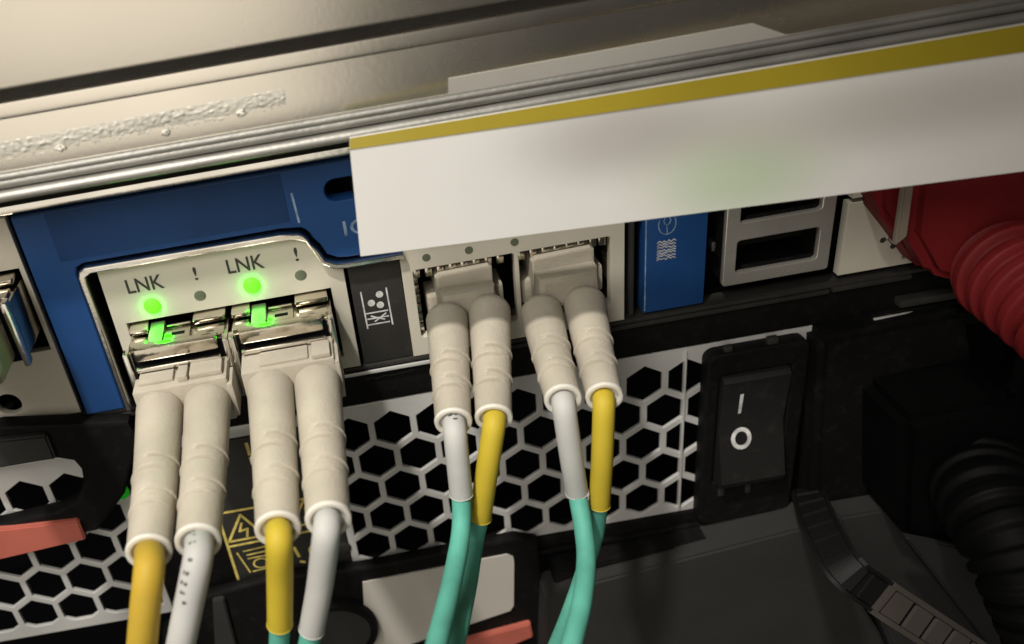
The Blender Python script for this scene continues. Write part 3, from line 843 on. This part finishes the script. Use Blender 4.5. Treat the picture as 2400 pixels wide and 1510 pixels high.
# ---------------------------------------------------------------- red network cable
nc = empty('network_cable', 'red network cable with a ribbed boot, plugged in at the right below the label', 'cable', (70, -3, 30))
hood = [at(2062, 430, -5), at(2062, 500, -5), at(2120, 575, -5), at(2165, 640, -5), at(2225, 640, -5), at(2470, 560, -5), at(2470, 370, -5), at(2080, 395, -5)]
quad_prism('plug_hood', hood, 5.5, M['red'], nc, 0.9)
hood = [at(2150, 420, -9), at(2135, 560, -9), at(2185, 650, -9), at(2260, 670, -9), at(2480, 560, -9), at(2480, 360, -9)]
quad_prism('plug_hood', hood, 4.5, M['red'], nc, 1.2)
quad_prism('latch_lever', [at(2122, 420, -10), at(2146, 420, -10), at(2128, 555, -9.5), at(2098, 580, -9.5)], 1.0, M['clear'], nc, 0.25)
p = Path([at(2335, 612, -9), at(2400, 662, -15), at(2478, 728, -21), at(2575, 815, -27)], 24)
rg = []
n = 160
for k in range(n + 1):
    s = p.len * k / n
    r = 6.1 - 0.7 * s / p.len
    ph = (s % 2.7) / 2.7
    r += 0.6 * min(1, max(-1, 2.2 * math.sin(ph * 2 * math.pi)))
    if s < 2:
        r *= 0.55 + 0.45 * math.sin(s / 2 * math.pi / 2)
    rg.append((s, r))
tube('ribbed_boot', p, rg, M['red'], nc, 48, 70)

# ---------------------------------------------------------------- power cord
pc_ = empty('power_cable', 'black power cable with a ribbed strain relief, plugged in at the lower right', 'power cable', (72, -3, -8))
quad_prism('plug_body', [at(2120, 990, -14), at(2400, 930, -14), at(2500, 1260, -14), at(2220, 1330, -14), at(2110, 1250, -14)], 16, M['rubber'], pc_, 1.5)
quad_prism('plug_shoulder', [at(1925, 800, -4), at(2268, 728, -4), at(2330, 1200, -4), at(1900, 1290, -4)], 6, M['black'], pc_, 1.0)
p = Path([at(2290, 1110, -13), at(2330, 1190, -22), at(2400, 1330, -30), at(2480, 1560, -36)], 24)
rg = []
n = 200
for k in range(n + 1):
    s = p.len * k / n; r = 6.8 - 2.2 * s / p.len
    ph = (s % 2.9) / 2.9
    r += 0.38 * min(1, max(-1, 2.5 * math.sin(ph * 2 * math.pi)))
    rg.append((s, r))
tube('strain_relief', p, rg, M['rubber'], pc_, 40, 70)
quad_prism('retainer_plate', [at(2120, 1258, -16), at(2480, 1330, -16), at(2520, 1640, -16), at(2420, 1640, -16)], 1.2, M['grey'], pc_, 0.3)

# ---------------------------------------------------------------- cable tie
ti = empty('cable_tie', 'ribbed dark nylon cable tie curving round the power plug, lower right', 'cable tie', (60, -24, -20))
pts = [(1893, 1130, 3), (1908, 1195, -9), (1975, 1325, -24), (2060, 1395, -26), (2150, 1455, -27), (2300, 1552, -28)]
pth = Path([at(*q) for q in pts], 16)


def strap(name, off, wd, th, lift, s0, s1, m_, n=40):
    bm = bmesh.new(); prev = None
    vd = (CAM - at(2050, 1390, -25)).normalized()
    for k in range(n + 1):
        s = s0 + (s1 - s0) * k / n
        c, N, B = pth.at(s); c2, _, _ = pth.at(min(pth.len, s + 0.05)); c1, _, _ = pth.at(max(0, s - 0.05))
        T = (c2 - c1).normalized(); side = T.cross(vd).normalized(); up_ = side.cross(T).normalized()
        cc = c + side * off + up_ * lift
        ring = [bm.verts.new((cc + side * a * wd / 2 + up_ * b * th / 2) * S) for a, b in ((-1, -1), (1, -1), (1, 1), (-1, 1))]
        if prev:
            for j in range(4):
                bm.faces.new((prev[j], prev[(j + 1) % 4], ring[(j + 1) % 4], ring[j]))
        else:
            bm.faces.new(list(reversed(ring)))
        prev = ring
    bm.faces.new(prev)
    bmesh.ops.recalc_face_normals(bm, faces=bm.faces)
    return obj(name, mesh_of(bm, name), m_, ti, math.radians(30))


sc_ = pth.s[16 * 3]
strap('strap', 0, 5.0, 0.5, 0, 0, pth.len, M['nylon'])  # near-black colour carries the upper run's shade; the lit lower run is paler
for off in (-2.25, 2.25):
    strap('edge_rail', off, 0.5, 0.6, 0.4, 0, sc_, M['nylon'])
    strap('clasp_rail', off, 0.75, 0.9, 0.55, sc_, pth.len, M['tie'])
s = 1.0
while s < sc_ - 2:
    strap('tooth', 0, 3.6, 0.5, 0.35, s, s + 2.9, M['nylon'], 3)
    s += 4.3
strap('clasp_bar', 0, 4.4, 0.9, 0.5, sc_, sc_ + 0.7, M['tie'], 3)
s = sc_ + 1.4
while s < pth.len - 1:
    strap('clasp_tooth', 0, 3.6, 0.7, 0.45, s, s + 3.1, M['tie'], 4)
    strap('slot_line', 0, 3.9, 0.1, 0.32, s + 3.15, s + 3.9, M['void'], 3)
    s += 4.2

# ---------------------------------------------------------------- unit below
lu = empty('equipment_cover', 'dark grey equipment cover below the switch, lower right', 'cover', (40, -8, -35))
quad_prism('cover_panel', [at(1282, 1408, -7), at(1400, 1364, -7), at(1905, 1233, -7), at(1960, 1330, -8), at(2060, 1480, -9), at(2160, 1700, -10), at(1280, 1700, -10)], 6, M['grey'], lu, 0.4)
quad_prism('cover_step', [at(1300, 1345, -4.5), at(1890, 1215, -4.5), at(1960, 1300, -4.5), at(1300, 1440, -4.5)], 4, M['black'], lu, 0.3)
quad_prism('cover_panel', [at(1965, 1215, -8), at(2110, 1190, -8), at(2130, 1270, -9), at(2420, 1640, -12), at(2140, 1640, -12)], 4, M['grey'], lu, 0.4)
